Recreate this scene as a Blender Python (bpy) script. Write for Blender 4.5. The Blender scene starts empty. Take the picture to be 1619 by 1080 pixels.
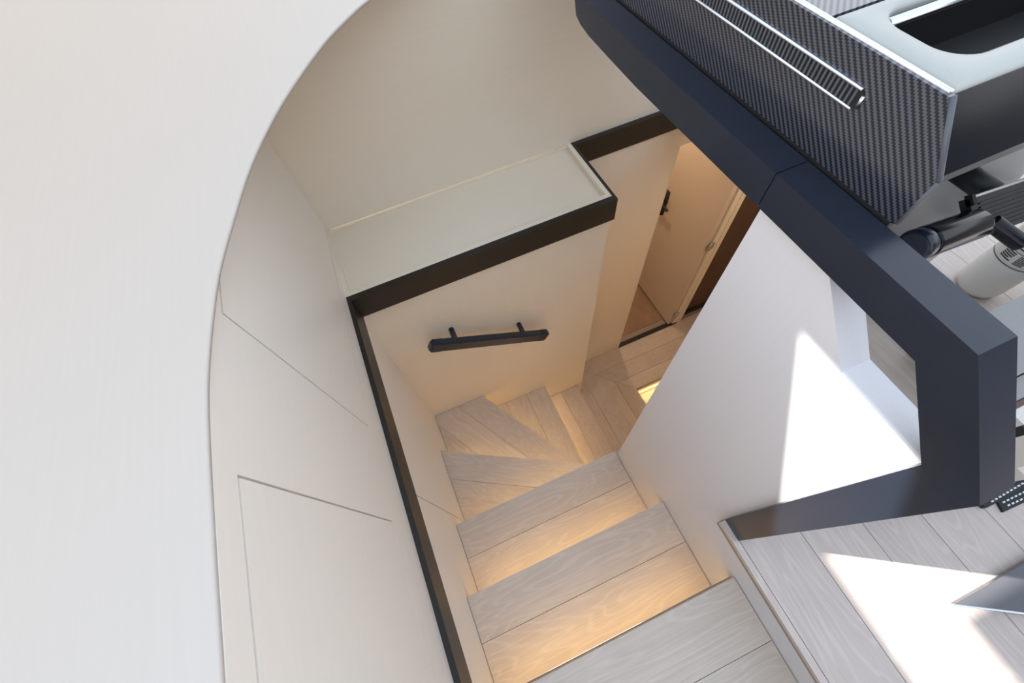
import bpy, bmesh, math, random
from mathutils import Vector, Matrix
random.seed(7)
scene = bpy.context.scene
COL = scene.collection

# ------------------------------------------------------------------ camera
H = 1.233                       # camera height above the upper deck (z = 0)
Rm = ((0.91682743, -0.3911008, -0.08042149),
      (-0.38073993, -0.79566264, -0.47112426),
      (0.1202687, 0.46255932, -0.87839303))     # world -> camera (x right, y down, z forward)
cam_data = bpy.data.cameras.new('camera')
cam_data.sensor_width = 36.0
cam_data.lens = 668.016 / 1619 * 36.0
cam_data.clip_start = 0.02
cam = bpy.data.objects.new('camera', cam_data)
COL.objects.link(cam)
cam.matrix_world = Matrix(((Rm[0][0], -Rm[1][0], -Rm[2][0], 0),
                           (Rm[0][1], -Rm[1][1], -Rm[2][1], 0),
                           (Rm[0][2], -Rm[1][2], -Rm[2][2], H),
                           (0, 0, 0, 1)))
scene.camera = cam

# ------------------------------------------------------------------ world, sun, exposure
world = bpy.data.worlds.new('world')
scene.world = world
world.use_nodes = True
wt = world.node_tree
bg = wt.nodes['Background']
bg.inputs['Strength'].default_value = 1.87
w_tc = wt.nodes.new('ShaderNodeTexCoord')
w_sp = wt.nodes.new('ShaderNodeSeparateXYZ')
w_rp = wt.nodes.new('ShaderNodeValToRGB')       # plain clear-day sky: pale at the horizon, bluer overhead
wt.links.new(w_tc.outputs['Generated'], w_sp.inputs[0])
wt.links.new(w_sp.outputs['Z'], w_rp.inputs['Fac'])
w_rp.color_ramp.elements[0].position = 0.0
w_rp.color_ramp.elements[0].color = (1.0, 0.975, 0.945, 1)
w_rp.color_ramp.elements[1].position = 0.9
w_rp.color_ramp.elements[1].color = (0.68, 0.82, 1.0, 1)
wt.links.new(w_rp.outputs['Color'], bg.inputs['Color'])
SUN = Vector((0.98, -0.587, -1.0))              # direction the sunlight travels
sun_data = bpy.data.lights.new('sun', 'SUN')
sun_data.energy = 14.0
sun_data.angle = math.radians(0.6)
sun_data.color = (1.0, 0.96, 0.9)
sun = bpy.data.objects.new('sun', sun_data)
sun.rotation_euler = (-SUN).to_track_quat('Z', 'Y').to_euler()
sun.location = (-6, 4, 7)
COL.objects.link(sun)
vs = scene.view_settings
vs.view_transform = 'Standard'
vs.look = 'None'
vs.gamma = 1.0
vs.use_curve_mapping = False
vs.exposure = 0.0

# ------------------------------------------------------------------ materials
def new_mat(name):
    m = bpy.data.materials.new(name)
    m.use_nodes = True
    nt = m.node_tree
    return m, nt, nt.nodes['Principled BSDF']

def N(nt, t, **kw):
    n = nt.nodes.new(t)
    for k, v in kw.items():
        setattr(n, k, v)
    return n

def simple(name, col, rough=0.5, metal=0.0, noise=0.0, nscale=40.0, coat=0.0, bump=0.0):
    m, nt, b = new_mat(name)
    b.inputs['Base Color'].default_value = (*col, 1)
    b.inputs['Roughness'].default_value = rough
    b.inputs['Metallic'].default_value = metal
    b.inputs['Coat Weight'].default_value = coat
    b.inputs['Coat Roughness'].default_value = 0.08
    tc = N(nt, 'ShaderNodeTexCoord')
    nz = N(nt, 'ShaderNodeTexNoise')
    nz.inputs['Scale'].default_value = nscale
    nz.inputs['Detail'].default_value = 4
    nt.links.new(tc.outputs['Object'], nz.inputs['Vector'])
    mx = N(nt, 'ShaderNodeMix', data_type='RGBA')
    mx.inputs['A'].default_value = (*[c * (1 - noise) for c in col], 1)
    mx.inputs['B'].default_value = (*[min(1, c * (1 + noise)) for c in col], 1)
    nt.links.new(nz.outputs['Fac'], mx.inputs['Factor'])
    nt.links.new(mx.outputs['Result'], b.inputs['Base Color'])
    if bump:
        bp = N(nt, 'ShaderNodeBump')
        bp.inputs['Strength'].default_value = bump
        bp.inputs['Distance'].default_value = 0.001
        nt.links.new(nz.outputs['Fac'], bp.inputs['Height'])
        nt.links.new(bp.outputs['Normal'], b.inputs['Normal'])
    return m

def painted(name, col, axis, rough=0.42, strength=0.10):
    """painted open-pore veneer: faint fibres running along one axis"""
    m, nt, b = new_mat(name)
    b.inputs['Base Color'].default_value = (*col, 1)
    b.inputs['Roughness'].default_value = rough
    tc = N(nt, 'ShaderNodeTexCoord')
    mp = N(nt, 'ShaderNodeMapping')
    sc = [170, 170, 170]
    sc[axis] = 5
    mp.inputs['Scale'].default_value = sc
    nt.links.new(tc.outputs['Object'], mp.inputs['Vector'])
    nz = N(nt, 'ShaderNodeTexNoise')
    nz.inputs['Scale'].default_value = 1.0
    nz.inputs['Detail'].default_value = 3
    nt.links.new(mp.outputs['Vector'], nz.inputs['Vector'])
    bp = N(nt, 'ShaderNodeBump')
    bp.inputs['Strength'].default_value = strength
    bp.inputs['Distance'].default_value = 0.0012
    nt.links.new(nz.outputs['Fac'], bp.inputs['Height'])
    nt.links.new(bp.outputs['Normal'], b.inputs['Normal'])
    rp = N(nt, 'ShaderNodeMix', data_type='RGBA')
    rp.inputs['A'].default_value = (*[c * 0.975 for c in col], 1)
    rp.inputs['B'].default_value = (*[min(1, c * 1.02) for c in col], 1)
    nt.links.new(nz.outputs['Fac'], rp.inputs['Factor'])
    nt.links.new(rp.outputs['Result'], b.inputs['Base Color'])
    return m

def oak(name, lo, hi, lime, rough=0.45):
    """limed oak: boards are modelled with the local X axis along the grain"""
    m, nt, b = new_mat(name)
    L = nt.links.new
    b.inputs['Roughness'].default_value = rough
    tc = N(nt, 'ShaderNodeTexCoord')
    oi = N(nt, 'ShaderNodeObjectInfo')
    off = N(nt, 'ShaderNodeVectorMath', operation='SCALE')
    off.inputs[0].default_value = (7.3, 3.1, 1.7)
    L(oi.outputs['Random'], off.inputs['Scale'])
    add = N(nt, 'ShaderNodeVectorMath', operation='ADD')
    L(tc.outputs['Object'], add.inputs[0]); L(off.outputs[0], add.inputs[1])
    # long fibres
    mp = N(nt, 'ShaderNodeMapping'); mp.inputs['Scale'].default_value = (5, 170, 60)
    L(add.outputs[0], mp.inputs['Vector'])
    fib = N(nt, 'ShaderNodeTexNoise'); fib.inputs['Scale'].default_value = 1.0; fib.inputs['Detail'].default_value = 5
    L(mp.outputs[0], fib.inputs['Vector'])
    # cathedral rings
    mp2 = N(nt, 'ShaderNodeMapping'); mp2.inputs['Scale'].default_value = (1.3, 8.0, 4)
    L(add.outputs[0], mp2.inputs['Vector'])
    rn = N(nt, 'ShaderNodeTexNoise'); rn.inputs['Scale'].default_value = 1.0; rn.inputs['Detail'].default_value = 2.5
    rn.inputs['Distortion'].default_value = 0.35
    L(mp2.outputs[0], rn.inputs['Vector'])
    mul = N(nt, 'ShaderNodeMath', operation='MULTIPLY'); mul.inputs[1].default_value = 120.0
    L(rn.outputs['Fac'], mul.inputs[0])
    sn = N(nt, 'ShaderNodeMath', operation='SINE'); L(mul.outputs[0], sn.inputs[0])
    rg = N(nt, 'ShaderNodeMapRange'); rg.inputs['From Min'].default_value = 0.35; rg.inputs['From Max'].default_value = 1.0
    L(sn.outputs[0], rg.inputs['Value'])
    # broad tone
    br = N(nt, 'ShaderNodeTexNoise'); br.inputs['Scale'].default_value = 6.0; br.inputs['Detail'].default_value = 2
    L(add.outputs[0], br.inputs['Vector'])
    tone = N(nt, 'ShaderNodeMath', operation='ADD')
    s1 = N(nt, 'ShaderNodeMath', operation='MULTIPLY_ADD'); s1.inputs[1].default_value = 0.9; s1.inputs[2].default_value = -0.35
    L(fib.outputs['Fac'], s1.inputs[0])
    s2 = N(nt, 'ShaderNodeMath', operation='MULTIPLY_ADD'); s2.inputs[1].default_value = 0.6; s2.inputs[2].default_value = 0.1
    L(br.outputs['Fac'], s2.inputs[0])
    L(s1.outputs[0], tone.inputs[0]); L(s2.outputs[0], tone.inputs[1])
    mx = N(nt, 'ShaderNodeMix', data_type='RGBA')
    mx.inputs['A'].default_value = (*lo, 1); mx.inputs['B'].default_value = (*hi, 1)
    L(tone.outputs[0], mx.inputs['Factor'])
    mx2 = N(nt, 'ShaderNodeMix', data_type='RGBA')
    mx2.inputs['B'].default_value = (*lime, 1)
    L(mx.outputs['Result'], mx2.inputs['A'])
    rgs = N(nt, 'ShaderNodeMath', operation='MULTIPLY'); rgs.inputs[1].default_value = 0.24
    L(rg.outputs[0], rgs.inputs[0]); L(rgs.outputs[0], mx2.inputs['Factor'])
    # per board value
    hv = N(nt, 'ShaderNodeHueSaturation')
    mr = N(nt, 'ShaderNodeMapRange'); mr.inputs['To Min'].default_value = 0.94; mr.inputs['To Max'].default_value = 1.05
    L(oi.outputs['Random'], mr.inputs['Value']); L(mr.outputs[0], hv.inputs['Value'])
    L(mx2.outputs['Result'], hv.inputs['Color']); L(hv.outputs[0], b.inputs['Base Color'])
    bp = N(nt, 'ShaderNodeBump'); bp.inputs['Strength'].default_value = 0.25; bp.inputs['Distance'].default_value = 0.0008
    L(fib.outputs['Fac'], bp.inputs['Height']); L(bp.outputs[0], b.inputs['Normal'])
    return m

def carbon(name, ax_u, ax_v, s=0.0024, rough=0.32):
    """2x2 twill weave under clear lacquer, woven in the plane of two object axes"""
    m, nt, b = new_mat(name)
    L = nt.links.new
    tc = N(nt, 'ShaderNodeTexCoord'); sp = N(nt, 'ShaderNodeSeparateXYZ')
    L(tc.outputs['Object'], sp.inputs[0])
    def cell(ax):
        d = N(nt, 'ShaderNodeMath', operation='DIVIDE'); d.inputs[1].default_value = s
        L(sp.outputs[ax], d.inputs[0])
        f = N(nt, 'ShaderNodeMath', operation='FLOOR'); L(d.outputs[0], f.inputs[0])
        r = N(nt, 'ShaderNodeMath', operation='FRACT'); L(d.outputs[0], r.inputs[0])
        return f, r
    fu, ru = cell(ax_u); fv, rv = cell(ax_v)
    ad = N(nt, 'ShaderNodeMath', operation='SUBTRACT'); L(fu.outputs[0], ad.inputs[0]); L(fv.outputs[0], ad.inputs[1])
    md = N(nt, 'ShaderNodeMath', operation='FLOORED_MODULO'); md.inputs[1].default_value = 4.0; L(ad.outputs[0], md.inputs[0])
    lt = N(nt, 'ShaderNodeMath', operation='LESS_THAN'); lt.inputs[1].default_value = 1.5; L(md.outputs[0], lt.inputs[0])
    mx = N(nt, 'ShaderNodeMix', data_type='RGBA')
    mx.inputs['A'].default_value = (0.016, 0.020, 0.030, 1); mx.inputs['B'].default_value = (0.135, 0.145, 0.19, 1)  # weave tinted blue in place of reflected sky
    L(lt.outputs[0], mx.inputs['Factor']); L(mx.outputs['Result'], b.inputs['Base Color'])
    b.inputs['Metallic'].default_value = 0.55
    b.inputs['Roughness'].default_value = rough
    b.inputs['Coat Weight'].default_value = 1.0
    b.inputs['Coat Roughness'].default_value = 0.15
    bp = N(nt, 'ShaderNodeBump'); bp.inputs['Strength'].default_value = 0.35; bp.inputs['Distance'].default_value = 0.0006
    L(lt.outputs[0], bp.inputs['Height']); L(bp.outputs[0], b.inputs['Normal'])
    return m

def emit(name, col, strength):
    m, nt, b = new_mat(name)
    b.inputs['Base Color'].default_value = (*col, 1)
    b.inputs['Emission Color'].default_value = (*col, 1)
    b.inputs['Emission Strength'].default_value = strength
    return m

WHITE = (0.89, 0.805, 0.675)
M = dict(
    wall_x=painted('painted_veneer_along_x', WHITE, 0),
    wall_y=painted('painted_veneer_along_y', WHITE, 1),
    wall_z=painted('painted_veneer_along_z', WHITE, 2),
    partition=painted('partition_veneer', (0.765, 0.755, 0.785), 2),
    left=painted('left_wall_veneer', (0.89, 0.83, 0.76), 1),
    shelf=painted('dashboard_lacquer', (0.60, 0.55, 0.505), 1, 0.5, 0.10),
    seam=simple('seam_shadow_gap', (0.62, 0.53, 0.42), 0.8),
    oak=oak('limed_oak', (0.51, 0.425, 0.355), (0.71, 0.615, 0.53), (0.80, 0.725, 0.645)),
    oak_deck=oak('limed_oak_deck', (0.455, 0.375, 0.335), (0.645, 0.55, 0.495), (0.75, 0.67, 0.615)),
    oak_shade=oak('oak_painted_shade', (0.30, 0.235, 0.18), (0.46, 0.38, 0.31), (0.50, 0.42, 0.35)),  # darker copy of the oak, shade put into the colour
    oak_core=simple('oak_core', (0.36, 0.29, 0.24), 0.7, noise=0.08),
    black=simple('satin_black_metal', (0.013, 0.019, 0.033), 0.26, noise=0.12, nscale=18, bump=0.03),
    bronze=simple('dark_bronze_trim', (0.015, 0.0115, 0.009), 0.42, noise=0.1, nscale=30),
    gloss=simple('gloss_black_plastic', (0.006, 0.008, 0.012), 0.16, coat=0.0),
    fin=simple('grey_vent_fin', (0.10, 0.11, 0.13), 0.4),
    rubber=simple('black_rubber', (0.010, 0.011, 0.013), 0.55),
    chrome=simple('brushed_chrome', (0.70, 0.72, 0.76), 0.22, metal=1.0, noise=0.05),
    greylac=simple('grey_satin_lacquer', (0.42, 0.43, 0.41), 0.40, noise=0.04, nscale=12),
    carbon_side=carbon('carbon_twill_side', 1, 2),
    carbon_end=carbon('carbon_twill_end', 0, 2),
    carbon_top=carbon('carbon_twill_top', 0, 1),
    leather=simple('grey_leather', (0.30, 0.29, 0.28), 0.6, noise=0.06, nscale=220, bump=0.3),
    cream=simple('cream_leather', (0.70, 0.66, 0.60), 0.55, noise=0.04, nscale=220, bump=0.2),
    brown=simple('brown_piping', (0.11, 0.065, 0.045), 0.6, noise=0.1),
    bottle=simple('white_enamel', (0.88, 0.86, 0.80), 0.42, noise=0.02),
    label=simple('paper_label', (0.78, 0.76, 0.70), 0.6, noise=0.03),
    ink=simple('label_ink', (0.05, 0.05, 0.055), 0.7),
    suede=simple('brown_suede_carpet', (0.33, 0.215, 0.15), 0.9, noise=0.35, nscale=9, bump=0.5),
    door=painted('door_veneer', (0.70, 0.60, 0.50), 2),
    darkwood=simple('dark_walnut', (0.085, 0.045, 0.026), 0.5, noise=0.35, nscale=14),
    smoked=simple('smoked_glass_plate', (0.085, 0.085, 0.095), 0.22, coat=0.15, noise=0.05),
    dots=simple('white_stitch', (0.75, 0.78, 0.85), 0.5),
    roof=simple('roof_lining', (0.72, 0.70, 0.67), 0.7, noise=0.02),
    led=emit('warm_led_diffuser', (1.0, 0.62, 0.26), 3.0),
)

M['gloss'].node_tree.nodes['Principled BSDF'].inputs['Specular IOR Level'].default_value = 0.22

# ------------------------------------------------------------------ builders
def tag(o, label=None, cat=None, group=None, kind=None):
    if label: o['label'] = label
    if cat: o['category'] = cat
    if group: o['group'] = group
    if kind: o['kind'] = kind
    return o

ORIG = {}
def origin(o):
    return ORIG.get(o.name, Vector((0, 0, 0)))

def empty(name, loc):
    o = bpy.data.objects.new(name, None)
    o.empty_display_size = 0.05
    COL.objects.link(o)
    o.location = loc
    ORIG[o.name] = Vector(loc)
    return o

def link(name, bm, mat, parent=None, loc=(0, 0, 0), rotz=0.0, smooth=False):
    me = bpy.data.meshes.new(name)
    bmesh.ops.recalc_face_normals(bm, faces=bm.faces)
    bm.to_mesh(me); bm.free()
    me.materials.append(mat)
    if smooth:
        for p in me.polygons: p.use_smooth = True
    o = bpy.data.objects.new(name, me)
    COL.objects.link(o)
    loc = Vector(loc)
    ORIG[o.name] = loc
    if parent is not None:
        o.parent = parent
        loc = loc - origin(parent)
    o.location = loc
    o.rotation_euler = (0, 0, rotz)
    return o

def bevel(bm, w, seg=1, angle=30):
    if w <= 0: return
    es = [e for e in bm.edges if len(e.link_faces) == 2 and e.calc_face_angle(0) > math.radians(angle)]
    bmesh.ops.bevel(bm, geom=es, offset=w, segments=seg, affect='EDGES', profile=0.6, clamp_overlap=True)

def bm_box(x0, x1, y0, y1, z0, z1, bm=None):
    bm = bm or bmesh.new()
    vs_ = [bm.verts.new(p) for p in ((x0, y0, z0), (x1, y0, z0), (x1, y1, z0), (x0, y1, z0),
                                      (x0, y0, z1), (x1, y0, z1), (x1, y1, z1), (x0, y1, z1))]
    for f in ((3, 2, 1, 0), (4, 5, 6, 7), (0, 1, 5, 4), (1, 2, 6, 5), (2, 3, 7, 6), (3, 0, 4, 7)):
        bm.faces.new([vs_[i] for i in f])
    return bm

def box(name, x0, x1, y0, y1, z0, z1, mat, parent=None, bev=0.0, seg=1):
    """box given in world coordinates, origin at the middle of its underside"""
    c = Vector(((x0 + x1) / 2, (y0 + y1) / 2, z0))
    bm = bm_box(x0 - c.x, x1 - c.x, y0 - c.y, y1 - c.y, 0, z1 - z0)
    bevel(bm, bev, seg)
    return link(name, bm, mat, parent, c, smooth=False)

def bm_prism(poly, axis, a, b, bm=None):
    """poly in the two other axes (order x,y / y,z / x,z), extruded along axis from a to b"""
    bm = bm or bmesh.new()
    def P(p, t):
        if axis == 'z': return (p[0], p[1], t)
        if axis == 'x': return (t, p[0], p[1])
        return (p[0], t, p[1])
    lo = [bm.verts.new(P(p, a)) for p in poly]
    hi = [bm.verts.new(P(p, b)) for p in poly]
    n = len(poly)
    bm.faces.new(lo[::-1]); bm.faces.new(hi)
    for i in range(n):
        bm.faces.new((lo[i], lo[(i + 1) % n], hi[(i + 1) % n], hi[i]))
    return bm

def prism(name, poly, axis, a, b, mat, parent=None, bev=0.0, seg=1, angle=30):
    bm = bm_prism(poly, axis, a, b)
    bevel(bm, bev, seg, angle)
    vs_ = [v.co for v in bm.verts]
    c = Vector(((min(v.x for v in vs_) + max(v.x for v in vs_)) / 2,
                (min(v.y for v in vs_) + max(v.y for v in vs_)) / 2, min(v.z for v in vs_)))
    bmesh.ops.translate(bm, verts=bm.verts, vec=-c)
    return link(name, bm, mat, parent, c)

def tube(name, p0, p1, r, mat, parent=None, n=20, r1=None, caps_bev=0.0):
    p0, p1 = Vector(p0), Vector(p1)
    d = p1 - p0
    bm = bmesh.new()
    bmesh.ops.create_cone(bm, cap_ends=True, segments=n, radius1=r, radius2=r if r1 is None else r1, depth=d.length)
    if caps_bev: bevel(bm, caps_bev, 3, 40)
    q = d.to_track_quat('Z', 'Y').to_matrix().to_4x4()
    bmesh.ops.transform(bm, matrix=q, verts=bm.verts)
    o = link(name, bm, mat, parent, (p0 + p1) / 2)
    for p in o.data.polygons: p.use_smooth = len(p.vertices) == 4
    return o

def lathe(name, prof, mat, parent, loc, n=36):
    bm = bmesh.new()
    rings = []
    for r, z in prof:
        rings.append([bm.verts.new((r * math.cos(2 * math.pi * k / n), r * math.sin(2 * math.pi * k / n), z)) for k in range(n)])
    for a, b in zip(rings, rings[1:]):
        for k in range(n):
            bm.faces.new((a[k], a[(k + 1) % n], b[(k + 1) % n], b[k]))
    bm.faces.new(rings[0][::-1]); bm.faces.new(rings[-1])
    return link(name, bm, mat, parent, loc, smooth=True)

def clip(poly, p, d, keep_left=True):
    """half-plane clip of a convex polygon by the line through p with direction d"""
    out = []
    def side(q):
        s = d[0] * (q[1] - p[1]) - d[1] * (q[0] - p[0])
        return s if keep_left else -s
    for i, a in enumerate(poly):
        b = poly[(i + 1) % len(poly)]
        sa, sb = side(a), side(b)
        if sa >= 0: out.append(a)
        if sa * sb < 0:
            t = sa / (sa - sb)
            out.append((a[0] + t * (b[0] - a[0]), a[1] + t * (b[1] - a[1])))
    return out

def shrink_cut(poly, p, d, gap=0.0007):
    l = math.hypot(*d); n = (-d[1] / l * gap, d[0] / l * gap)
    A = clip(poly, (p[0] + n[0], p[1] + n[1]), d, True)
    B = clip(poly, (p[0] - n[0], p[1] - n[1]), d, False)
    return A, B

def board(name, poly, ztop, th, ang, mat, parent, bev=0.0009):
    """wooden board with outline poly (world xy), grain along ang"""
    cx = sum(p[0] for p in poly) / len(poly); cy = sum(p[1] for p in poly) / len(poly)
    c, s = math.cos(-ang), math.sin(-ang)
    loc = [((x - cx) * c - (y - cy) * s, (x - cx) * s + (y - cy) * c) for x, y in poly]
    bm = bm_prism(loc, 'z', -th, 0)
    bevel(bm, bev, 1)
    return link(name, bm, mat, parent, (cx, cy, ztop), ang)

# ------------------------------------------------------------------ setting: shell of the stairwell
XL, XR = -0.31, 0.48           # stair flight between the left wall and the partition
YF, YR = 1.07, 1.43            # lower far wall, lower rear wall with the door
ZB = -2.424                    # lower landing

# left wall: backing with separate flush panels and the recessed seams between them
wl = tag(empty('wall_left', (XL - 0.06, 0.2, -2.6)), 'off-white veneered wall along the left of the stairs with flush hatches', 'wall', kind='structure')
box('backing', XL - 0.10, XL - 0.008, -1.3, 1.52, -2.7, 0.7695, M['seam'], wl)
g = 0.0019
def wpanel(poly):
    return prism('panel', poly, 'x', XL - 0.008, XL, M['left'], wl, 0.0012)
zt = 0.724
ZT2 = 0.7695
# fixed panel runs round the two flush hatches
wpanel([(-1.3, 0.0), (1.443, 0.0), (1.443, 0.015 - g), (0.504 - g, 0.135 - g), (0.504 - g, zt + g), (1.443, zt + g), (1.443, ZT2), (-1.3, ZT2),
        (-1.3, zt + g), (0.241 + g, zt + g), (0.241 + g, 0.149 - g), (-1.3, 0.149 - g)])
wpanel([(0.504 + g, 0.135 + g), (1.443, 0.015 + g), (1.443, zt - g), (0.504 + g, zt - g)])
wpanel([(-1.3, 0.149 + g), (0.241 - g, 0.149 + g), (0.241 - g, zt - g), (-1.3, zt - g)])
wpanel([(-1.3, -2.7), (0.359 - g, -2.7), (0.359 - g, 0.0), (-1.3, 0.0)])
wpanel([(0.359 + g, -2.7), (YF + 0.02, -2.7), (YF + 0.02, 0.0), (0.359 + g, 0.0)])

# upper far wall
wf = prism('wall_far', [(XL - 0.1, 0.0), (2.6, 0.0), (2.6, 0.7695), (XL - 0.1, 0.7695)], 'y', 1.443, 1.52, M['wall_x'])
tag(wf, 'plain off-white veneer wall above the ledge tray', 'wall', kind='structure')

# lower far wall block (the ledge tray lies on it) and its return
wfl = prism('wall_front', [(XL - 0.1, YF), (0.785, YF), (0.785, 1.50), (XL - 0.1, 1.50)], 'z', -2.7, -0.028, M['wall_z'])
tag(wfl, 'beige stairwell wall that carries the black grab handle', 'wall', kind='structure')

# rear lower wall with doorway
wr = tag(empty('wall_rear', (1.2, YR, ZB)), 'beige wall pierced by the doorway at the foot of the stairs', 'wall', kind='structure')
DX0, DX1, DZ = 1.398, 1.985, -0.235
prism('panel', [(0.785, -2.7), (DX0, -2.7), (DX0, -0.02), (0.785, -0.02)], 'y', YR, 1.52, M['wall_z'], wr)
prism('panel', [(DX0, DZ), (2.9, DZ), (2.9, -0.02), (DX0, -0.02)], 'y', YR, 1.52, M['wall_z'], wr)
prism('panel', [(2.42, -2.7), (2.9, -2.7), (2.9, DZ), (2.42, DZ)], 'y', YR, 1.52, M['wall_z'], wr)

# partition right of the stairs: full height, then a diagonal drop to the low sill inside the rail frame
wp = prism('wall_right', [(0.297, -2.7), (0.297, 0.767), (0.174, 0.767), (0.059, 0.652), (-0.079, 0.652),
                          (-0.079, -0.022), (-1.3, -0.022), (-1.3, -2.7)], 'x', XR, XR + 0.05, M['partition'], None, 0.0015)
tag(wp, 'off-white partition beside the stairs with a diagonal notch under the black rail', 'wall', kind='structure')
wq = prism('wall_return', [(XR + 0.05, 0.21), (3.0, 0.21), (3.0, 0.297), (XR + 0.05, 0.297)], 'z', -2.7, -0.03, M['wall_z'])
tag(wq, 'off-white return wall under the upper deck behind the partition', 'wall', kind='structure')
we = box('wall_end', 2.9, 3.0, 0.2, 3.2, -2.7, -0.02, M['wall_z'])
tag(we, 'wall closing the lower lobby', 'wall', kind='structure')
wb = box('wall_back', XL - 0.1, XR, -1.3, -0.78, -2.7, -0.02, M['wall_z'])
tag(wb, 'wall behind the top stair tread', 'wall', kind='structure')

# cabin beyond the door
cb = tag(empty('cabin', (1.8, 2.4, ZB)), 'warm lit cabin seen through the open door', 'room', kind='structure')
box('floor', 0.80, 2.9, 1.52, 3.2, ZB - 0.06, ZB - 0.012, M['suede'], cb)
box('wall', 0.72, 0.80, 1.52, 3.2, ZB, -0.02, M['wall_z'], cb)
box('wall', 0.72, 2.9, 3.2, 3.28, ZB, -0.02, M['wall_z'], cb)
box('ceiling', 0.72, 3.0, 1.443, 3.28, -0.02, 0.0, M['roof'], cb)

# upper deck: slab with separate planks
fl = tag(empty('floor', (1.4, -0.4, 0)), 'pale limed oak plank floor of the upper deck', 'floor', kind='structure')
prism('slab', [(0.462, -1.6), (3.4, -1.6), (3.4, 0.3125), (0.535, 0.3125), (0.535, 0.296), (0.53, 0.296), (0.53, -0.079), (0.462, -0.079)], 'z', -0.06, -0.016, M['oak_core'], fl)
prism('slab', [(1.315, 0.3125), (3.4, 0.3125), (3.4, 1.443), (1.315, 1.443)], 'z', -0.06, -0.016, M['oak_core'], fl)
box('slab', XL - 0.1, 0.462, -1.6, -0.78, -0.06, -0.016, M['oak_core'], fl)
A90 = math.pi / 2
xs = [0.450, 0.468, 0.618, 0.770, 0.914, 1.062, 1.210, 1.358, 1.506, 1.654, 1.802, 1.95, 2.1, 2.25, 2.4, 2.6, 2.8, 3.0, 3.2, 3.4]
yb = {2: [-0.95], 3: [-1.1], 4: [-0.62], 5: [-0.9], 6: [-0.15, -1.2], 7: [-0.7], 8: [0.05, -1.0], 9: [-0.4], 10: [0.12], 11: [-0.6]}
for i in range(len(xs) - 1):
    x0, x1 = xs[i] + 0.0008, xs[i + 1] - 0.0008
    y1 = 0.295 if i >= 2 else -0.0815
    if x0 >= 1.357: y1 = 1.44
    if i < 2: y1 = -0.078
    cuts = [y1] + yb.get(i, []) + [-1.6]
    for a, b_ in zip(cuts, cuts[1:]):
        board('plank', [(x0, b_ + 0.0008), (x1, b_ + 0.0008), (x1, a - 0.0008), (x0, a - 0.0008)], 0.0, 0.016, A90, M['oak_deck'], fl)
for k in range(5):
    board('plank', [(XL - 0.1, -1.6 + 0.16 * k), (0.449, -1.6 + 0.16 * k), (0.449, -1.442 + 0.16 * k), (XL - 0.1, -1.442 + 0.16 * k)], 0.0, 0.016, 0.0, M['oak_deck'], fl)

# unseen roof, its panels and stepped hatch shaped to throw the sun patches
ZR = 2.1
kx, ky = 0.98 * ZR, 0.587 * ZR
hx0, hx1, hx2 = 0.62 - kx, 1.110 - kx, 0.822 - kx
hy0, hy1, hy2 = -1.35 + ky, -0.462 + ky, -0.235 + ky
rf = tag(empty('ceiling', (-1.2, 0.5, ZR)), 'unseen deckhouse roof shaped to block the sun, with a stepped hatch for the sun patches', 'ceiling', kind='structure')
RX0, RX1, RY0, RY1 = -4.2, 0.15, -0.9, 4.2
for q in ((RX0, hx0, RY0, RY1), (hx0, RX1, hy2, RY1), (hx1, RX1, hy1, hy2), (hx2, -0.72, 0.2, hy1), (hx2, hx2 + 0.08, hy0, 0.2), (hx0, hx2 + 0.08, RY0, hy0)):
    box('sun_block_panel', q[0], q[1], q[2], q[3], ZR, ZR + 0.02, M['roof'], rf)

BLOCK_MAT = simple('light_block_dark', (0.06, 0.062, 0.07), 0.5, noise=0.12, nscale=6)  # for unseen dark screens added to cut light and reflections
wa = tag(empty('light_block_aft', (0.5, -1.85, 0.0)), 'unseen dark screens added aft to cut light and reflections, low to port and full height to starboard', 'wall', kind='structure')
box('panel', -2.4, 0.55, -1.9, -1.8, 0.0, 0.85, BLOCK_MAT, wa)
box('panel', 0.55, 3.6, -1.9, -1.8, 0.0, ZR + 0.4, BLOCK_MAT, wa)
wsb = box('light_block_starboard', 3.6, 3.7, -1.9, 0.3, 0.0, 1.35, BLOCK_MAT)  # unseen, added to keep bright sky out of the console end's reflection
tag(wsb, 'unseen dark screen added to starboard to darken reflections on the console end', 'wall', kind='structure')

# ------------------------------------------------------------------ black band trim round the stairwell opening
tr = tag(empty('trim_1', (XL, 0.4, -0.11)), 'dark bronze band around the edge of the stairwell opening', 'trim', kind='structure')
box('band', XL - 0.002, XL + 0.016, -0.78, YF + 0.011, -0.112, 0.0, M['bronze'], tr, 0.0012)
box('band', XL + 0.016, 0.799, YF - 0.014, YF + 0.011, -0.112, 0.0, M['bronze'], tr, 0.0012)
box('band', 0.785, 0.799, YF + 0.011, 1.443, -0.112, 0.0, M['bronze'], tr, 0.0012)
box('band', 0.799, 2.6, 1.420, 1.445, -0.112, 0.0, M['bronze'], tr, 0.0012)

# ledge tray on top of the lower far wall
ty = tag(empty('ledge_tray', (0.24, 1.26, -0.028)), 'shallow off-white tray ledge framed by the dark band', 'ledge')
box('tray_floor', XL, 0.785, YF + 0.011, 1.443, -0.028, -0.014, M['wall_x'], ty)
box('rim', XL, XL + 0.016, YF + 0.011, 1.443, -0.014, 0.0005, M['wall_y'], ty, 0.001)
box('rim', XL + 0.016, 0.785, YF + 0.011, YF + 0.030, -0.014, 0.0005, M['wall_x'], ty, 0.001)
box('rim', 0.767, 0.785, YF + 0.030, 1.443, -0.014, 0.0005, M['wall_y'], ty, 0.001)
box('rim', XL + 0.016, 0.767, 1.430, 1.443, -0.014, -0.004, M['wall_x'], ty, 0.001)

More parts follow.
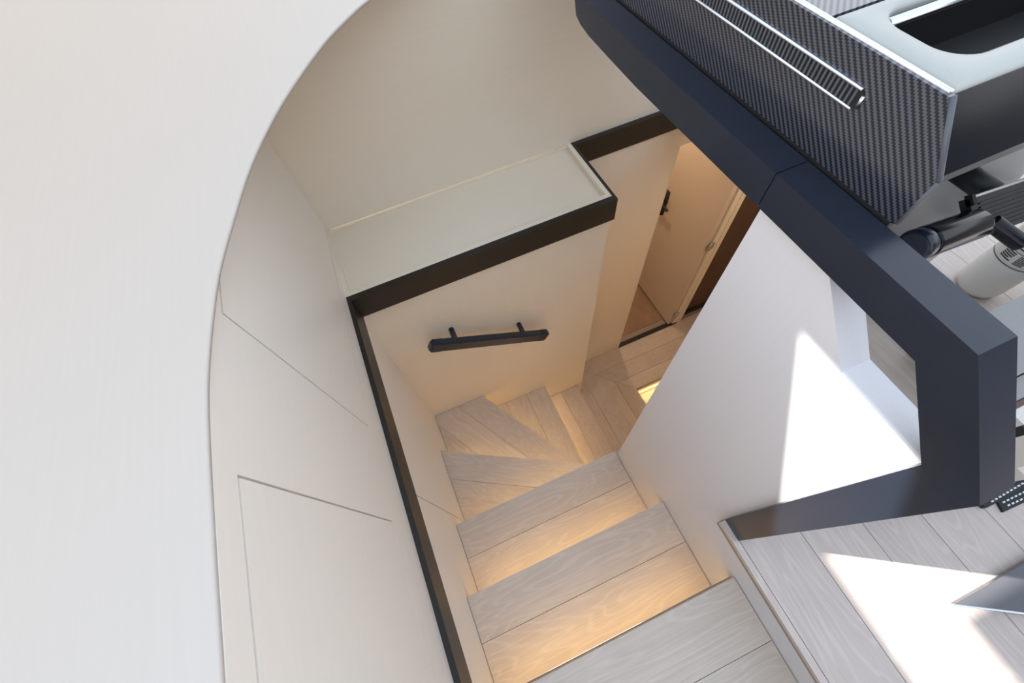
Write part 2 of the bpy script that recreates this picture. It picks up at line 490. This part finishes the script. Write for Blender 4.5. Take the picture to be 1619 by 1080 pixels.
# ------------------------------------------------------------------ dashboard: big curved white top on the left
curve = [(-0.311, -1.5), (-0.311, 0.03), (-0.311, 0.13), (-0.3105, 0.20), (-0.310, 0.25), (-0.3085, 0.31), (-0.305, 0.366), (-0.295, 0.444),
         (-0.279, 0.531), (-0.251, 0.627), (-0.207, 0.756), (-0.145, 0.885), (-0.074, 0.999), (-0.002, 1.097), (0.072, 1.174), (0.112, 1.208),
         (0.20, 1.275), (0.30, 1.34), (0.42, 1.40), (0.55, 1.45), (0.70, 1.485), (0.9, 1.50), (2.6, 1.50)]
def catmull(pts, n=6):
    out = []
    for i in range(len(pts) - 1):
        p0 = pts[max(i - 1, 0)]; p1 = pts[i]; p2 = pts[i + 1]; p3 = pts[min(i + 2, len(pts) - 1)]
        big = math.hypot(p2[0] - p1[0], p2[1] - p1[1]) > 0.4
        if math.hypot(p1[0] - p0[0], p1[1] - p0[1]) > 0.4: p0 = (2 * p1[0] - p2[0], 2 * p1[1] - p2[1])
        if math.hypot(p3[0] - p2[0], p3[1] - p2[1]) > 0.4: p3 = (2 * p2[0] - p1[0], 2 * p2[1] - p1[1])
        for k in range(1 if big else n):
            t = k / (1 if big else n)
            f = [0.5 * ((2 * p1[j]) + (-p0[j] + p2[j]) * t + (2 * p0[j] - 5 * p1[j] + 4 * p2[j] - p3[j]) * t * t + (-p0[j] + 3 * p1[j] - 3 * p2[j] + p3[j]) * t ** 3) for j in (0, 1)]
            if big: f = p1
            out.append(tuple(f))
    out.append(pts[-1])
    return out
ds = tag(empty('dashboard', (-1.0, 0.6, 0.770)), 'broad white dashboard top with a sweeping curved edge over the stairs', 'dashboard')
ep = catmull(curve)
def inset(pts, d):
    """move the edge polyline into the slab (to its left side) by d"""
    out = []
    for i, p in enumerate(pts):
        a = pts[max(i - 1, 0)]; b = pts[min(i + 1, len(pts) - 1)]
        t = (b[0] - a[0], b[1] - a[1]); l = math.hypot(*t)
        out.append((p[0] - t[1] / l * d, p[1] + t[0] / l * d))
    return out
bm = bmesh.new()
RIM = 0.003
steps = [(RIM, 0.776)] + [(RIM * (1 - math.sin(a)), 0.776 - RIM * (1 - math.cos(a))) for a in [math.pi / 2 * k / 5 for k in range(1, 6)]] + [(0, 0.770)]
rows = []
for d, z in steps:
    rows.append([bm.verts.new((p[0], p[1], z)) for p in inset(ep, d)])
nsp = next(k for k, p in enumerate(ep) if p[1] > 0.85)
outer = [(-2.4, -1.5 + 4.7 * k / nsp) for k in range(nsp + 1)] + [(-2.4 + 5.0 * (k - nsp) / (len(ep) - 1 - nsp), 3.2) for k in range(nsp + 1, len(ep))]
back = [bm.verts.new((x, y, 0.776)) for x, y in outer]
backb = [bm.verts.new((x, y, 0.770)) for x, y in outer]
seqs = [backb, back] + rows + [backb]
for si, (a, b) in enumerate(zip(seqs, seqs[1:])):
    for k in range(len(a) - 1):
        bm.faces.new((a[k], a[k + 1], b[k + 1], b[k])).smooth = 2 <= si < 2 + len(rows) - 1
bmesh.ops.translate(bm, verts=bm.verts, vec=(1.0, -0.6, -0.770))
link('dashboard_top', bm, M['shelf'], ds, (-1.0, 0.6, 0.770))

# ------------------------------------------------------------------ staircase
st = tag(empty('staircase', (0.08, 0.3, ZB)), 'winding oak staircase with warm lights under each nosing', 'staircase')
NT = 0.018
OVER = 0.034
LED_COL = (1.0, 0.66, 0.28)
def add_led(p0, p1, parent, z, power, inward):
    """LED strip under a nosing; p0, p1 ends in plan, inward = unit vector towards the riser"""
    mid = ((p0[0] + p1[0]) / 2, (p0[1] + p1[1]) / 2)
    L_ = math.hypot(p1[0] - p0[0], p1[1] - p0[1]); ang = math.atan2(p1[1] - p0[1], p1[0] - p0[0])
    bm = bm_box(-L_ / 2, L_ / 2, -0.004, 0.004, 0, 0.004)
    link('led_strip', bm, M['led'], parent, (mid[0], mid[1], z), ang)
    ld = bpy.data.lights.new('led_light', 'AREA')
    ld.shape = 'RECTANGLE'; ld.size = L_; ld.size_y = 0.008
    ld.energy = power * L_; ld.color = LED_COL; ld.spread = math.radians(105)
    lo = bpy.data.objects.new('led_light', ld)
    COL.objects.link(lo)
    lo.parent = parent
    lo.location = Vector((mid[0], mid[1], z - 0.002)) - origin(parent)
    lo.rotation_euler = (0, 0, ang)
    return lo

def tread(poly, z, joints, ang, nose=None, riser_h=0.28, power=2.0, led=True):
    """joints: list of (point, direction) splitting the boards; nose = (p0, p1) front edge in plan"""
    cx = sum(p[0] for p in poly) / len(poly); cy = sum(p[1] for p in poly) / len(poly)
    bm = bm_prism([(x - cx, y - cy) for x, y in poly], 'z', -0.022, 0)
    t = link('tread', bm, M['oak_core'], st, (cx, cy, z - NT))
    pieces = [poly]
    for p, d in joints:
        nxt = []
        for q in pieces:
            A, B = shrink_cut(q, p, d)
            nxt += [w for w in (A, B) if len(w) >= 3]
        pieces = nxt
    for q in pieces:
        board('board', q, z, NT, ang, M['oak'], t)
    if nose:
        (ax, ay), (bx, by) = nose
        tx, ty_ = bx - ax, by - ay; l = math.hypot(tx, ty_); tx /= l; ty_ /= l
        nx, ny = -ty_, tx                       # candidate inward normal
        if nx * (cx - ax) + ny * (cy - ay) < 0: nx, ny = -nx, -ny
        o = OVER
        q = [(ax + nx * o, ay + ny * o), (bx + nx * o, by + ny * o), (bx + nx * (o + 0.012), by + ny * (o + 0.012)), (ax + nx * (o + 0.012), ay + ny * (o + 0.012))]
        prism('riser', q, 'z', z - NT - 0.022 - riser_h, z - NT - 0.022, M['wall_x'], t)
        if led:
            e = 0.02
            add_led((ax + nx * (o - 0.008) + tx * e, ay + ny * (o - 0.008) + ty_ * e), (bx + nx * (o - 0.008) - tx * e, by + ny * (o - 0.008) - ty_ * e), t, z - NT - 0.022 - 0.005, power, (nx, ny))
    return t

x0, x1 = XL + 0.002, XR - 0.002
LP = 0.52
Z = dict(t1=-0.219, t2=-0.481, t3=-0.759, w1=-1.057, w2=-1.340, w3=-1.636, w4=-1.905, w5=-2.165)
tread([(x0, -0.779), (x1, -0.779), (x1, -0.229), (x0, -0.229)], Z['t1'], [((0, -0.392), (1, 0)), ((0, -0.56), (1, 0))], 0.0, ((x0, -0.229), (x1, -0.229)), 0.22, LP * 0.9)
tread([(x0, -0.262), (x1, -0.262), (x1, 0.034), (x0, 0.034)], Z['t2'], [((0, -0.113), (1, 0))], 0.0, ((x0, 0.034), (x1, 0.034)), 0.238, LP)
tread([(x0, 0.001), (x1, 0.001), (x1, 0.314), (x0, 0.314)], Z['t3'], [((0, 0.169), (1, 0))], 0.0, ((x0, 0.314), (x1, 0.314)), 0.258, LP * 0.9)
PV = (XR - 0.02, 0.318)
n1 = (x0, 0.748); n2 = (0.020, YF - 0.002); n3 = (0.466, YF - 0.002); n4 = (0.738, YF - 0.002); n5 = (1.035, YF - 0.002)
d1 = (n1[0] - PV[0], n1[1] - PV[1]); d2 = (n2[0] - PV[0], n2[1] - PV[1])
tread([(x0, 0.281), (x1, 0.281), (PV[0], PV[1]), n1], Z['w1'], [((x0, 0.585), d1)], math.atan2(d1[1], d1[0]), (PV, n1), 0.243, LP * 0.8)
tread([PV, (x0 + 0.05, 0.66), (x0, 0.69), (x0, YF - 0.002), n2], Z['w2'], [((-0.157, 1.07), d2), ((-0.31, 1.005), d2)], math.atan2(d2[1], d2[0]), (PV, n2), 0.256, LP * 0.7)
tread([(PV[0] + 0.006, PV[1]), (-0.03, 1.068 - 0.02), (-0.03, YF - 0.002), n3], Z['w3'], [((0.156, 1), (0, 1)), ((0.315, 1), (0, 1))], A90, ((n3[0], PV[1]), n3), 0.229, LP * 0.9)
tread([(0.42, 0.30), (n4[0], 0.30), n4, (0.42, YF - 0.002)], Z['w4'], [((0.602, 1), (0, 1))], A90, ((n4[0], 0.30), n4), 0.22, LP * 0.06)
tread([(0.69, 0.30), (n5[0], 0.30), n5, (0.69, YF - 0.002)], Z['w5'], [((0.880, 1), (0, 1))], A90, ((n5[0], 0.30), n5), 0.219, LP * 0.1)

# lower landing, mitred where the planks turn; beyond it the next flight drops away
lf = tag(empty('floor_lower', (1.5, 1.1, ZB)), 'oak landing at the foot of the stairs in front of the cabin door', 'floor', kind='structure')
box('slab', 0.79, 1.333, 0.30, YR, ZB - 0.06, ZB - 0.018, M['oak_core'], lf)
box('slab', 1.333, 2.9, 0.995, 1.52, ZB - 0.06, ZB - 0.018, M['oak_core'], lf)
mit = ((1.333, 0.995), (-1.0, 1.0))
for a, b_ in ((0.79, 1.19), (1.19, 1.333)):
    q = clip([(a + 0.001, 0.30), (b_ - 0.001, 0.30), (b_ - 0.001, YR), (a + 0.001, YR)], (mit[0][0] - 0.001, mit[0][1]), mit[1], True)
    if len(q) >= 3: board('plank', q, ZB, 0.018, A90, M['oak'], lf)
for a, b_ in ((0.995, 1.115), (1.115, 1.27), (1.27, YR)):
    q = clip([(0.79, a + 0.001), (2.9, a + 0.001), (2.9, b_ - 0.001), (0.79, b_ - 0.001)], (mit[0][0] + 0.001, mit[0][1]), mit[1], False)
    if len(q) >= 3: board('plank', q, ZB, 0.018, 0.0, M['oak'], lf)
# next tread down, lit from under the landing edge
lt = tag(empty('lower_step', (1.9, 0.7, -2.72)), 'lower oak step glowing yellow under the landing edge', 'step')
board('tread', [(1.336, 0.30), (2.9, 0.30), (2.9, 0.99), (1.336, 0.99)], -2.66, 0.03, 0.0, M['oak'], lt)
box('riser', 1.336, 2.9, 0.985, 0.995, -2.66, ZB - 0.06, M['wall_x'], lt)
box('riser', 1.326, 1.336, 0.30, 0.99, -2.66, ZB - 0.06, M['wall_x'], lt)
add_led((1.36, 0.965), (2.6, 0.965), lt, ZB - 0.075, LP * 1.8, (0, 1))

# ------------------------------------------------------------------ door at the foot of the stairs
dr = tag(empty('door_1', (DX1, YR, ZB)), 'pale cabin door standing open at the foot of the stairs', 'door', kind='structure')
dl = box('door_leaf', DX1 - 0.04, DX1, YR + 0.01, YR + 0.62, ZB + 0.008, DZ - 0.01, M['door'], dr, 0.002)
box('door_jamb', DX1 + 0.004, DX1 + 0.05, YR - 0.004, 1.53, ZB, DZ, M['wall_z'], dr, 0.002)
box('door_jamb', DX1 + 0.054, DX1 + 0.095, YR - 0.004, 1.53, ZB, DZ, M['wall_z'], dr, 0.002)
box('door_jamb', DX0 - 0.002, DX0 + 0.003, YR - 0.002, 1.52, ZB, DZ, M['wall_z'], dr)
box('threshold', DX0, DX1 + 0.05, YR - 0.012, YR + 0.03, ZB - 0.01, ZB + 0.006, M['rubber'], dr, 0.001)
for zh in (ZB + 0.17, -1.29):
    hg = tube('hinge', (DX1 - 0.004, YR - 0.004, zh - 0.045), (DX1 - 0.004, YR - 0.004, zh + 0.045), 0.008, M['chrome'], dr, 12)
    box('hinge_leaf', DX1 - 0.03, DX1 + 0.026, YR - 0.007, YR - 0.003, zh - 0.035, zh + 0.035, M['chrome'], dr)
hz = -1.28
tube('handle_rose', (DX1 - 0.041, YR + 0.53, hz), (DX1 - 0.050, YR + 0.53, hz), 0.028, M['rubber'], dr)
tube('handle_stem', (DX1 - 0.050, YR + 0.53, hz), (DX1 - 0.095, YR + 0.53, hz), 0.011, M['rubber'], dr)
tube('handle_lever', (DX1 - 0.09, YR + 0.535, hz), (DX1 - 0.09, YR + 0.43, hz), 0.011, M['rubber'], dr, caps_bev=0.004)
tube('lock_rose', (DX1 - 0.041, YR + 0.53, hz + 0.10), (DX1 - 0.052, YR + 0.53, hz - 0.13), 0.022, M['rubber'], dr)
wd = tag(empty('wardrobe_front', (2.2, YR, ZB)), 'dark walnut panel beside the open cabin door', 'cabinet')
box('panel', DX1 + 0.10, 2.42, YR + 0.05, YR + 0.09, ZB, DZ, M['darkwood'], wd, 0.002)
box('pull_rail', DX1 + 0.10, 2.42, YR + 0.035, YR + 0.05, -0.80, -0.775, M['rubber'], wd, 0.002)
box('kick_strip', DX1 + 0.10, 2.42, YR + 0.035, YR + 0.05, ZB, ZB + 0.06, M['rubber'], wd, 0.002)

def lamp(name, loc, power, size, col):
    """round ceiling downlight: ring, lens and its light"""
    t = tag(empty(name, loc), None, None)
    tube('lamp_ring', (loc[0], loc[1], loc[2] - 0.004), (loc[0], loc[1], loc[2] - 0.001), size * 0.6, M['chrome'], t, 24)
    tube('lamp_lens', (loc[0], loc[1], loc[2] - 0.006), (loc[0], loc[1], loc[2] - 0.004), size * 0.5, M['led'], t, 24)
    ld = bpy.data.lights.new('lamp_light', 'AREA'); ld.shape = 'DISK'; ld.size = size
    ld.energy = power; ld.color = col
    lo = bpy.data.objects.new('lamp_light', ld); COL.objects.link(lo); lo.parent = t
    lo.location = (0, 0, -0.012)
    return t
tag(lamp('unseen_downlight', (1.55, 2.15, -0.021), 9.0, 0.12, (1.0, 0.72, 0.48)), 'round warm downlight in the cabin ceiling', 'light')
tag(lamp('unseen_downlight', (2.0, 0.85, -0.061), 5.0, 0.12, (1.0, 0.76, 0.56)), 'unseen warm downlight added under the deck to brighten the landing', 'light')  # unseen lamp added to warm and brighten the landing

# ------------------------------------------------------------------ grab handle on the lower far wall
gh = tag(empty('grab_handle', (0.16, YF, -0.65)), 'black grab handle bar sloping down the stairwell wall', 'handle')
ga, gb = Vector((-0.118, 0.993, -0.392)), Vector((0.450, 0.993, -0.730))
gd = (gb - ga).normalized(); gu = Vector((0, 1, 0)).cross(gd).normalized()
if gu.z < 0: gu = -gu
def bar_part(name, t0, t1, sc, taper0=0.0, taper1=0.0, mat='black', parent=gh):
    L_ = (gb - ga).length
    prof = [(-0.016, -0.022), (-0.010, -0.028), (0.010, -0.028), (0.016, -0.022), (0.016, 0.022), (0.010, 0.028), (-0.010, 0.028), (-0.016, 0.022)]
    secs = [(t0 * L_, 1 - taper0), (t0 * L_ + (0.012 if taper0 else 0.001), 1), (t1 * L_ - (0.012 if taper1 else 0.001), 1), (t1 * L_, 1 - taper1)]
    bm = bmesh.new(); rings = []
    for s_, k in secs:
        rings.append([bm.verts.new(ga + gd * s_ + Vector((0, 1, 0)) * (p[0] * k * sc) + gu * (p[1] * k * sc)) for p in prof])
    for a, b in zip(rings, rings[1:]):
        for i in range(8):
            bm.faces.new((a[i], a[(i + 1) % 8], b[(i + 1) % 8], b[i]))
    bm.faces.new(rings[0]); bm.faces.new(rings[-1])
    c = (ga + gb) / 2
    bmesh.ops.translate(bm, verts=bm.verts, vec=-c)
    return link(name, bm, M[mat], parent, c)
bar_part('bar', 0.085, 0.925, 1.13)
bar_part('end_cap', 0.0, 0.083, 1.18, 0.35, 0.0)
bar_part('end_cap', 0.927, 1.0, 1.18, 0.0, 0.25)
for t in (0.195, 0.775):
    p = ga + gd * ((gb - ga).length * t) + gu * 0.012
    tube('standoff', (p.x, YF, p.z), (p.x, 0.998, p.z), 0.013, M['black'], gh, 16)

# ------------------------------------------------------------------ black rail frame on the partition
rl = tag(empty('handrail', (0.49, 0.2, 0.0)), 'heavy satin black handrail frame with chamfered end beside the stairs', 'handrail')
RX = (0.465, 0.515)
prism('rail_frame', [(0.293, 0.825), (0.002, 0.825), (-0.132, 0.691), (-0.132, 0.001), (-0.077, 0.001), (-0.077, 0.666), (0.025, 0.768), (0.293, 0.768)][::-1],
      'x', RX[0], RX[1], M['black'], rl, 0.0036, 3)
prism('rail_extension', [(0.2945, 0.825), (0.2945, 0.768), (0.62, 0.768), (0.72, 0.772), (0.80, 0.776), (0.837, 0.782), (0.855, 0.790), (0.863, 0.812), (0.865, 0.825)],
      'x', RX[0], RX[1], M['black'], rl, 0.0036, 3, 50)

# ------------------------------------------------------------------ helm console in carbon fibre
cs = tag(empty('helm_console', (1.0, 0.7, 0.0)), 'carbon fibre helm console rising behind the black rail', 'console')
CX = 0.520
side = [(0.163, 0.828), (0.163, 0.889), (0.209, 0.955), (1.42, 0.955), (1.42, 0.828)]
prism('side_panel', side, 'x', CX, CX + 0.008, M['carbon_side'], cs, 0.0018, 2)
prism('gasket', [(0.166, 0.812), (0.166, 0.828), (1.42, 0.828), (1.42, 0.812)], 'x', CX - 0.002, CX + 0.008, M['rubber'], cs, 0.003, 2)
# end: chamfered face, and the recessed lower panel
prism('end_panel', [(0.166, 0.876), (0.166, 0.889), (0.211, 0.953), (0.225, 0.953), (0.225, 0.876)], 'x', CX + 0.0085, 1.10, M['gloss'], cs, 0.003, 2)
prism('lower_panel', [(CX + 0.012, 0.0), (1.45, 0.0), (1.45, 0.30), (1.10, 0.8755), (CX + 0.012, 0.8755)], 'y', 0.298, 0.312, M['carbon_end'], cs, 0.002, 1)
under = [(CX + 0.0085, 0.80), (0.62, 0.725), (0.78, 0.59), (1.10, 0.59), (1.10, 0.875), (CX + 0.0085, 0.875)]
prism('belly', under, 'y', 0.3125, 1.40, M['rubber'], cs)
prism('belly', [(CX + 0.0085, 0.868), (1.10, 0.868), (1.10, 0.8755), (CX + 0.0085, 0.8755)], 'y', 0.2255, 0.2975, M['rubber'], cs)
# top: rim with a big rounded pocket
def rrect(x0, x1, y0, y1, r, n=8):
    out = []
    for cx, cy, a0 in ((x1 - r, y1 - r, 0), (x0 + r, y1 - r, 90), (x0 + r, y0 + r, 180), (x1 - r, y0 + r, 270)):
        for k in range(n + 1):
            a = math.radians(a0 + 90 * k / n)
            out.append((cx + r * math.cos(a), cy + r * math.sin(a)))
    return out
def ring_top(name, outer, inner, z0, z1, mat, parent, lip=0.006, depth=0.06):
    """flat frame between an outer and an inner outline of equal point count with a softly rounded inner lip"""
    bm = bmesh.new()
    n = len(outer)
    cx = sum(p[0] for p in inner) / n; cy = sum(p[1] for p in inner) / n
    def loop(pts, z): return [bm.verts.new((p[0], p[1], z)) for p in pts]
    def grow(pts, d):
        out = []
        for i, p in enumerate(pts):
            a = pts[i - 1]; b = pts[(i + 1) % n]
            t = (b[0] - a[0], b[1] - a[1]); l = math.hypot(*t) or 1
            out.append((p[0] + t[1] / l * d, p[1] - t[0] / l * d))
        return out
    loops = [loop(outer, z0), loop(outer, z1 - 0.004), loop(grow(outer, -0.004), z1), loop(grow(inner, lip), z1), loop(grow(inner, lip * 0.3), z1 - lip * 0.3), loop(inner, z1 - lip), loop(inner, z1 - depth)]
    for a, b in zip(loops, loops[1:]):
        for k in range(n):
            f = bm.faces.new((a[k], a[(k + 1) % n], b[(k + 1) % n], b[k]))
            f.smooth = True
    return bm
IN = rrect(0.572, 1.02, 0.246, 0.352, 0.036)
OUT = rrect(CX + 0.010, 1.10, 0.212, 0.372, 0.004)
bm = ring_top('rim', OUT, IN, 0.945, 0.9575, M['greylac'], cs, depth=0.011)
bmesh.ops.translate(bm, verts=bm.verts, vec=(-1.0, -0.3, -0.945))
link('top_rim', bm, M['greylac'], cs, (1.0, 0.3, 0.945))
prism('pocket_floor', IN, 'z', 0.8760, 0.882, M['rubber'], cs)
bm = bmesh.new(); gi = rrect(0.5718, 1.0202, 0.2458, 0.3522, 0.036)
lo_ = [bm.verts.new((p[0], p[1], 0.882)) for p in gi]; hi_ = [bm.verts.new((p[0], p[1], 0.947)) for p in gi]
for k in range(len(gi)): bm.faces.new((lo_[k], lo_[(k + 1) % len(gi)], hi_[(k + 1) % len(gi)], hi_[k]))
bmesh.ops.translate(bm, verts=bm.verts, vec=(-0.8, -0.3, -0.88))
link('pocket_wall', bm, M['rubber'], cs, (0.8, 0.3, 0.88))
tube('pocket_rail', (0.578, 0.338, 0.950), (1.01, 0.338, 0.950), 0.006, M['chrome'], cs, 14)
prism('top_panel', [(CX + 0.010, 0.374), (1.10, 0.374), (1.10, 1.40), (CX + 0.010, 1.40)], 'z', 0.945, 0.9565, M['carbon_top'], cs, 0.003, 2)
tube('edge_bead', (CX + 0.006, 0.213, 0.9555), (CX + 0.006, 1.41, 0.9555), 0.0032, M['chrome'], cs, 12)
for a_, b_ in (((0.163, 0.829), (0.163, 0.889)), ((0.163, 0.889), (0.209, 0.955))):
    tube('edge_bead', (CX + 0.004, *a_), (CX + 0.004, *b_), 0.0036, M['fin'], cs, 10)
# vent slot in the side panel
vent = [(0.283, 0.900), (0.279, 0.905), (0.280, 0.916), (0.285, 0.921), (1.10, 0.921), (1.10, 0.900)]
prism('vent_back', vent, 'x', CX - 0.0008, CX + 0.002, M['rubber'], cs)
for zv in (0.900, 0.922):
    tube('vent_rim', (CX - 0.0015, 0.286, zv), (CX - 0.0015, 1.10, zv), 0.0022, M['chrome'], cs, 10)
tube('vent_rim', (CX - 0.0015, 0.281, 0.904), (CX - 0.0015, 0.281, 0.918), 0.0022, M['chrome'], cs, 10)
for k in range(72):
    y = 0.290 + 0.0066 * k
    if k == 0:
        vfin = box('vent_fin', CX - 0.0025, CX + 0.001, y, y + 0.0026, 0.902, 0.920, M['fin'], cs)
    else:
        c = vfin.copy(); COL.objects.link(c); c.parent = cs
        c.location = vfin.location + Vector((0, 0.0066 * k, 0))

# control lever in front of the console end
cl = tag(empty('throttle_lever', (0.74, 0.165, 0.66)), 'black throttle lever with a round grip below the console end', 'lever')
gy = 0.165
g0, g1 = Vector((0.655, gy, 0.716)), Vector((0.795, gy, 0.693))
gdir = (g1 - g0).normalized()
tube('grip', g0 + gdir * 0.022, g1, 0.0235, M['gloss'], cl, 28, caps_bev=0.004)
tube('grip_cap', g0, g0 + gdir * 0.0215, 0.0235, M['black'], cl, 28, caps_bev=0.007)
def arm_box(name, u0, u1, v0, v1, w0, w1, mat, bev=0.0):
    """box along the lever: u along the arm, v up the slope, w across (out of the slope)"""
    B = Matrix((gdir, Vector((0.0, 0.80, 0.60)), Vector((0.0, -0.60, 0.80)))).transposed()
    bm = bm_box(u0, u1, v0, v1, w0, w1)
    bevel(bm, bev, 2)
    for v in bm.verts: v.co = B @ v.co
    return link(name, bm, mat, cl, g1)
arm_box('lever_arm', -0.012, 0.24, -0.022, 0.040, -0.008, 0.006, M['rubber'], 0.003)
for k in range(8):
    arm_box('rib', 0.006, 0.235, -0.017 + 0.0065 * k, -0.0145 + 0.0065 * k, 0.006, 0.0082, M['rubber'])
arm_box('arm_edge', -0.004, 0.24, 0.0405, 0.0440, -0.002, 0.008, M['chrome'], 0.001)
arm_box('indicator', -0.012, -0.004, 0.030, 0.046, 0.0, 0.010, M['gloss'], 0.002)
tube('pivot', g1 + Vector((0.036, -0.004, -0.008)), g1 + Vector((0.062, -0.052, -0.026)), 0.0125, M['gloss'], cl, 20, caps_bev=0.003)
tube('mount', g1 + Vector((0.09, 0.02, -0.01)), Vector((g1.x + 0.09, 0.2975, g1.z - 0.01)), 0.018, M['rubber'], cl, 18)

# ------------------------------------------------------------------ white extinguisher on the deck under the console
fx = tag(empty('fire_extinguisher', (1.60, 0.19, 0.0)), 'white extinguisher bottle with a printed paper label on the deck', 'extinguisher')
lathe('bottle_body', [(0.030, 0.0), (0.050, 0.004), (0.060, 0.022), (0.062, 0.04), (0.062, 0.40), (0.056, 0.43), (0.036, 0.455), (0.022, 0.465), (0.022, 0.48)], M['bottle'], fx, (1.60, 0.19, 0.0), 40)
def wrap(name, a0, a1, z0, z1, r, mat, parent, n=24):
    bm = bmesh.new()
    rows_ = []
    for z in (z0, z1):
        for rr in (r, r + 0.0004):
            rows_.append([bm.verts.new((rr * math.cos(a0 + (a1 - a0) * k / n), rr * math.sin(a0 + (a1 - a0) * k / n), z)) for k in range(n + 1)])
    for k in range(n):
        bm.faces.new((rows_[1][k], rows_[1][k + 1], rows_[3][k + 1], rows_[3][k]))
        bm.faces.new((rows_[0][k], rows_[2][k], rows_[2][k + 1], rows_[0][k + 1]))
    return link(name, bm, mat, parent, (1.60, 0.19, 0.0))
face = math.pi + 0.1
lb = wrap('paper_label', face - 1.25, face + 1.25, 0.150, 0.330, 0.0623, M['label'], fx)
rnd = random.Random(3)
for (za, zb_) in ((0.150, 0.1525), (0.206, 0.210), (0.196, 0.1975), (0.262, 0.266), (0.250, 0.2515), (0.318, 0.3195)):
    wrap('label_rule', face - 1.25, face + 1.25, za, zb_, 0.0629, M['ink'], lb, 16)
def text_block(a0, a1, ztop, lines, pitch):
    for i in range(lines):
        e = a1 - (a1 - a0) * rnd.choice((0.0, 0.05, 0.1, 0.3))
        z = ztop - pitch * i
        wrap('label_text', a0, e, z - pitch * 0.55, z, 0.0629, M['ink'], lb, 6)
for zt_ in (0.192, 0.247, 0.313):
    text_block(face - 0.55, face - 0.05, zt_, 5, 0.0062)
    text_block(face + 0.10, face + 0.62, zt_, 7, 0.0045)
tube('valve', (1.60, 0.19, 0.48), (1.60, 0.19, 0.53), 0.016, M['rubber'], fx, 18)
box('squeeze_handle', 1.585, 1.70, 0.18, 0.20, 0.53, 0.545, M['rubber'], fx, 0.003)

# ------------------------------------------------------------------ bench at the right edge, small things on the deck
bn = tag(empty('bench', (1.4, -0.08, 0.0)), 'low helm bench with grey leather cushion at the right edge', 'bench')
box('bench_base', 1.10, 1.9, -0.27, 0.08, 0.0, 0.12, M['cream'], bn, 0.006, 2)
box('cushion', 1.082, 1.92, -0.068, 0.082, 0.12, 0.25, M['leather'], bn, 0.016, 3)
box('cushion', 1.08, 1.92, -0.112, -0.072, 0.12, 0.235, M['leather'], bn, 0.008, 3)
box('piping', 1.08, 1.92, -0.124, -0.1135, 0.12, 0.238, M['brown'], bn, 0.003, 2)
box('bolster', 1.08, 1.92, -0.157, -0.125, 0.12, 0.235, M['cream'], bn, 0.008, 3)
box('bolster', 1.08, 1.92, -0.176, -0.158, 0.12, 0.228, M['rubber'], bn, 0.006, 3)
box('bolster', 1.08, 1.92, -0.238, -0.177, 0.12, 0.232, M['cream'], bn, 0.008, 3)
fs = tag(empty('shaded_deck_box', (1.12, 0.12, 0.0)), 'box in darkened oak standing in for shaded deck, seen through the rail frame opening', 'shaded_deck_box')  # added box; its dark oak paints the shade of the deck there
board('top_board', [(0.80, -0.20), (1.072, -0.20), (1.072, 0.285), (0.80, 0.285)], 0.16, 0.018, A90, M['oak_shade'], fs)
board('top_board', [(1.0725, 0.09), (1.24, 0.09), (1.24, 0.285), (1.0725, 0.285)], 0.16, 0.018, A90, M['oak_shade'], fs)
prism('carcass', [(0.81, -0.19), (1.06, -0.19), (1.06, 0.10), (1.23, 0.10), (1.23, 0.275), (0.81, 0.275)], 'z', 0.0, 0.142, M['oak_shade'], fs)

pt = tag(empty('deck_plate', (1.1, -0.5, 0.0)), 'dark smoked plate with a bright metal edge lying on the sunlit deck', 'plate')
pp = [(0.812, -0.4245), (1.75, -0.4245), (1.75, -0.955)]
prism('plate', pp, 'z', 0.012, 0.026, M['smoked'], pt, 0.0015)
prism('metal_edge', [(0.815, -0.430), (0.83, -0.428), (1.72, -0.932), (1.74, -0.956)], 'z', 0.004, 0.0118, M['chrome'], pt, 0.001)
prism('foot_pad', [(0.86, -0.44), (1.70, -0.44), (1.70, -0.90)], 'z', 0.0, 0.0039, M['rubber'], pt)

mp_ = tag(empty('mesh_strap', (1.2, -0.31, 0.0)), 'black perforated strap with white dots on the deck', 'strap')
prism('strap_base', [(1.050, -0.288), (1.40, -0.275), (1.40, -0.312), (1.055, -0.306)], 'z', 0.0, 0.016, M['rubber'], mp_, 0.003, 2)
prism('strap_flap', [(1.098, -0.308), (1.40, -0.314), (1.40, -0.345), (1.090, -0.331)], 'z', 0.0, 0.008, M['rubber'], mp_, 0.002, 2)
dot = None
for r_, (ya, yb_, z_) in enumerate(((-0.2935, -0.284, 0.016), (-0.3015, -0.298, 0.016), (-0.3155, -0.321, 0.008), (-0.3255, -0.335, 0.008))):
    for k in range(14):
        x = 1.072 + 0.0125 * k + (0.034 if r_ > 1 else 0) + 0.004 * (r_ % 2)
        y = ya + (yb_ - ya) * k / 14
        if dot is None:
            dot = box('stitch', x, x + 0.0072, y, y + 0.0035, z_, z_ + 0.0012, M['dots'], mp_)
            d0 = Vector((x, y, z_))
        else:
            c = dot.copy(); COL.objects.link(c); c.parent = mp_
            c.location = dot.location + Vector((x, y, z_)) - d0

bpy.context.view_layer.update()
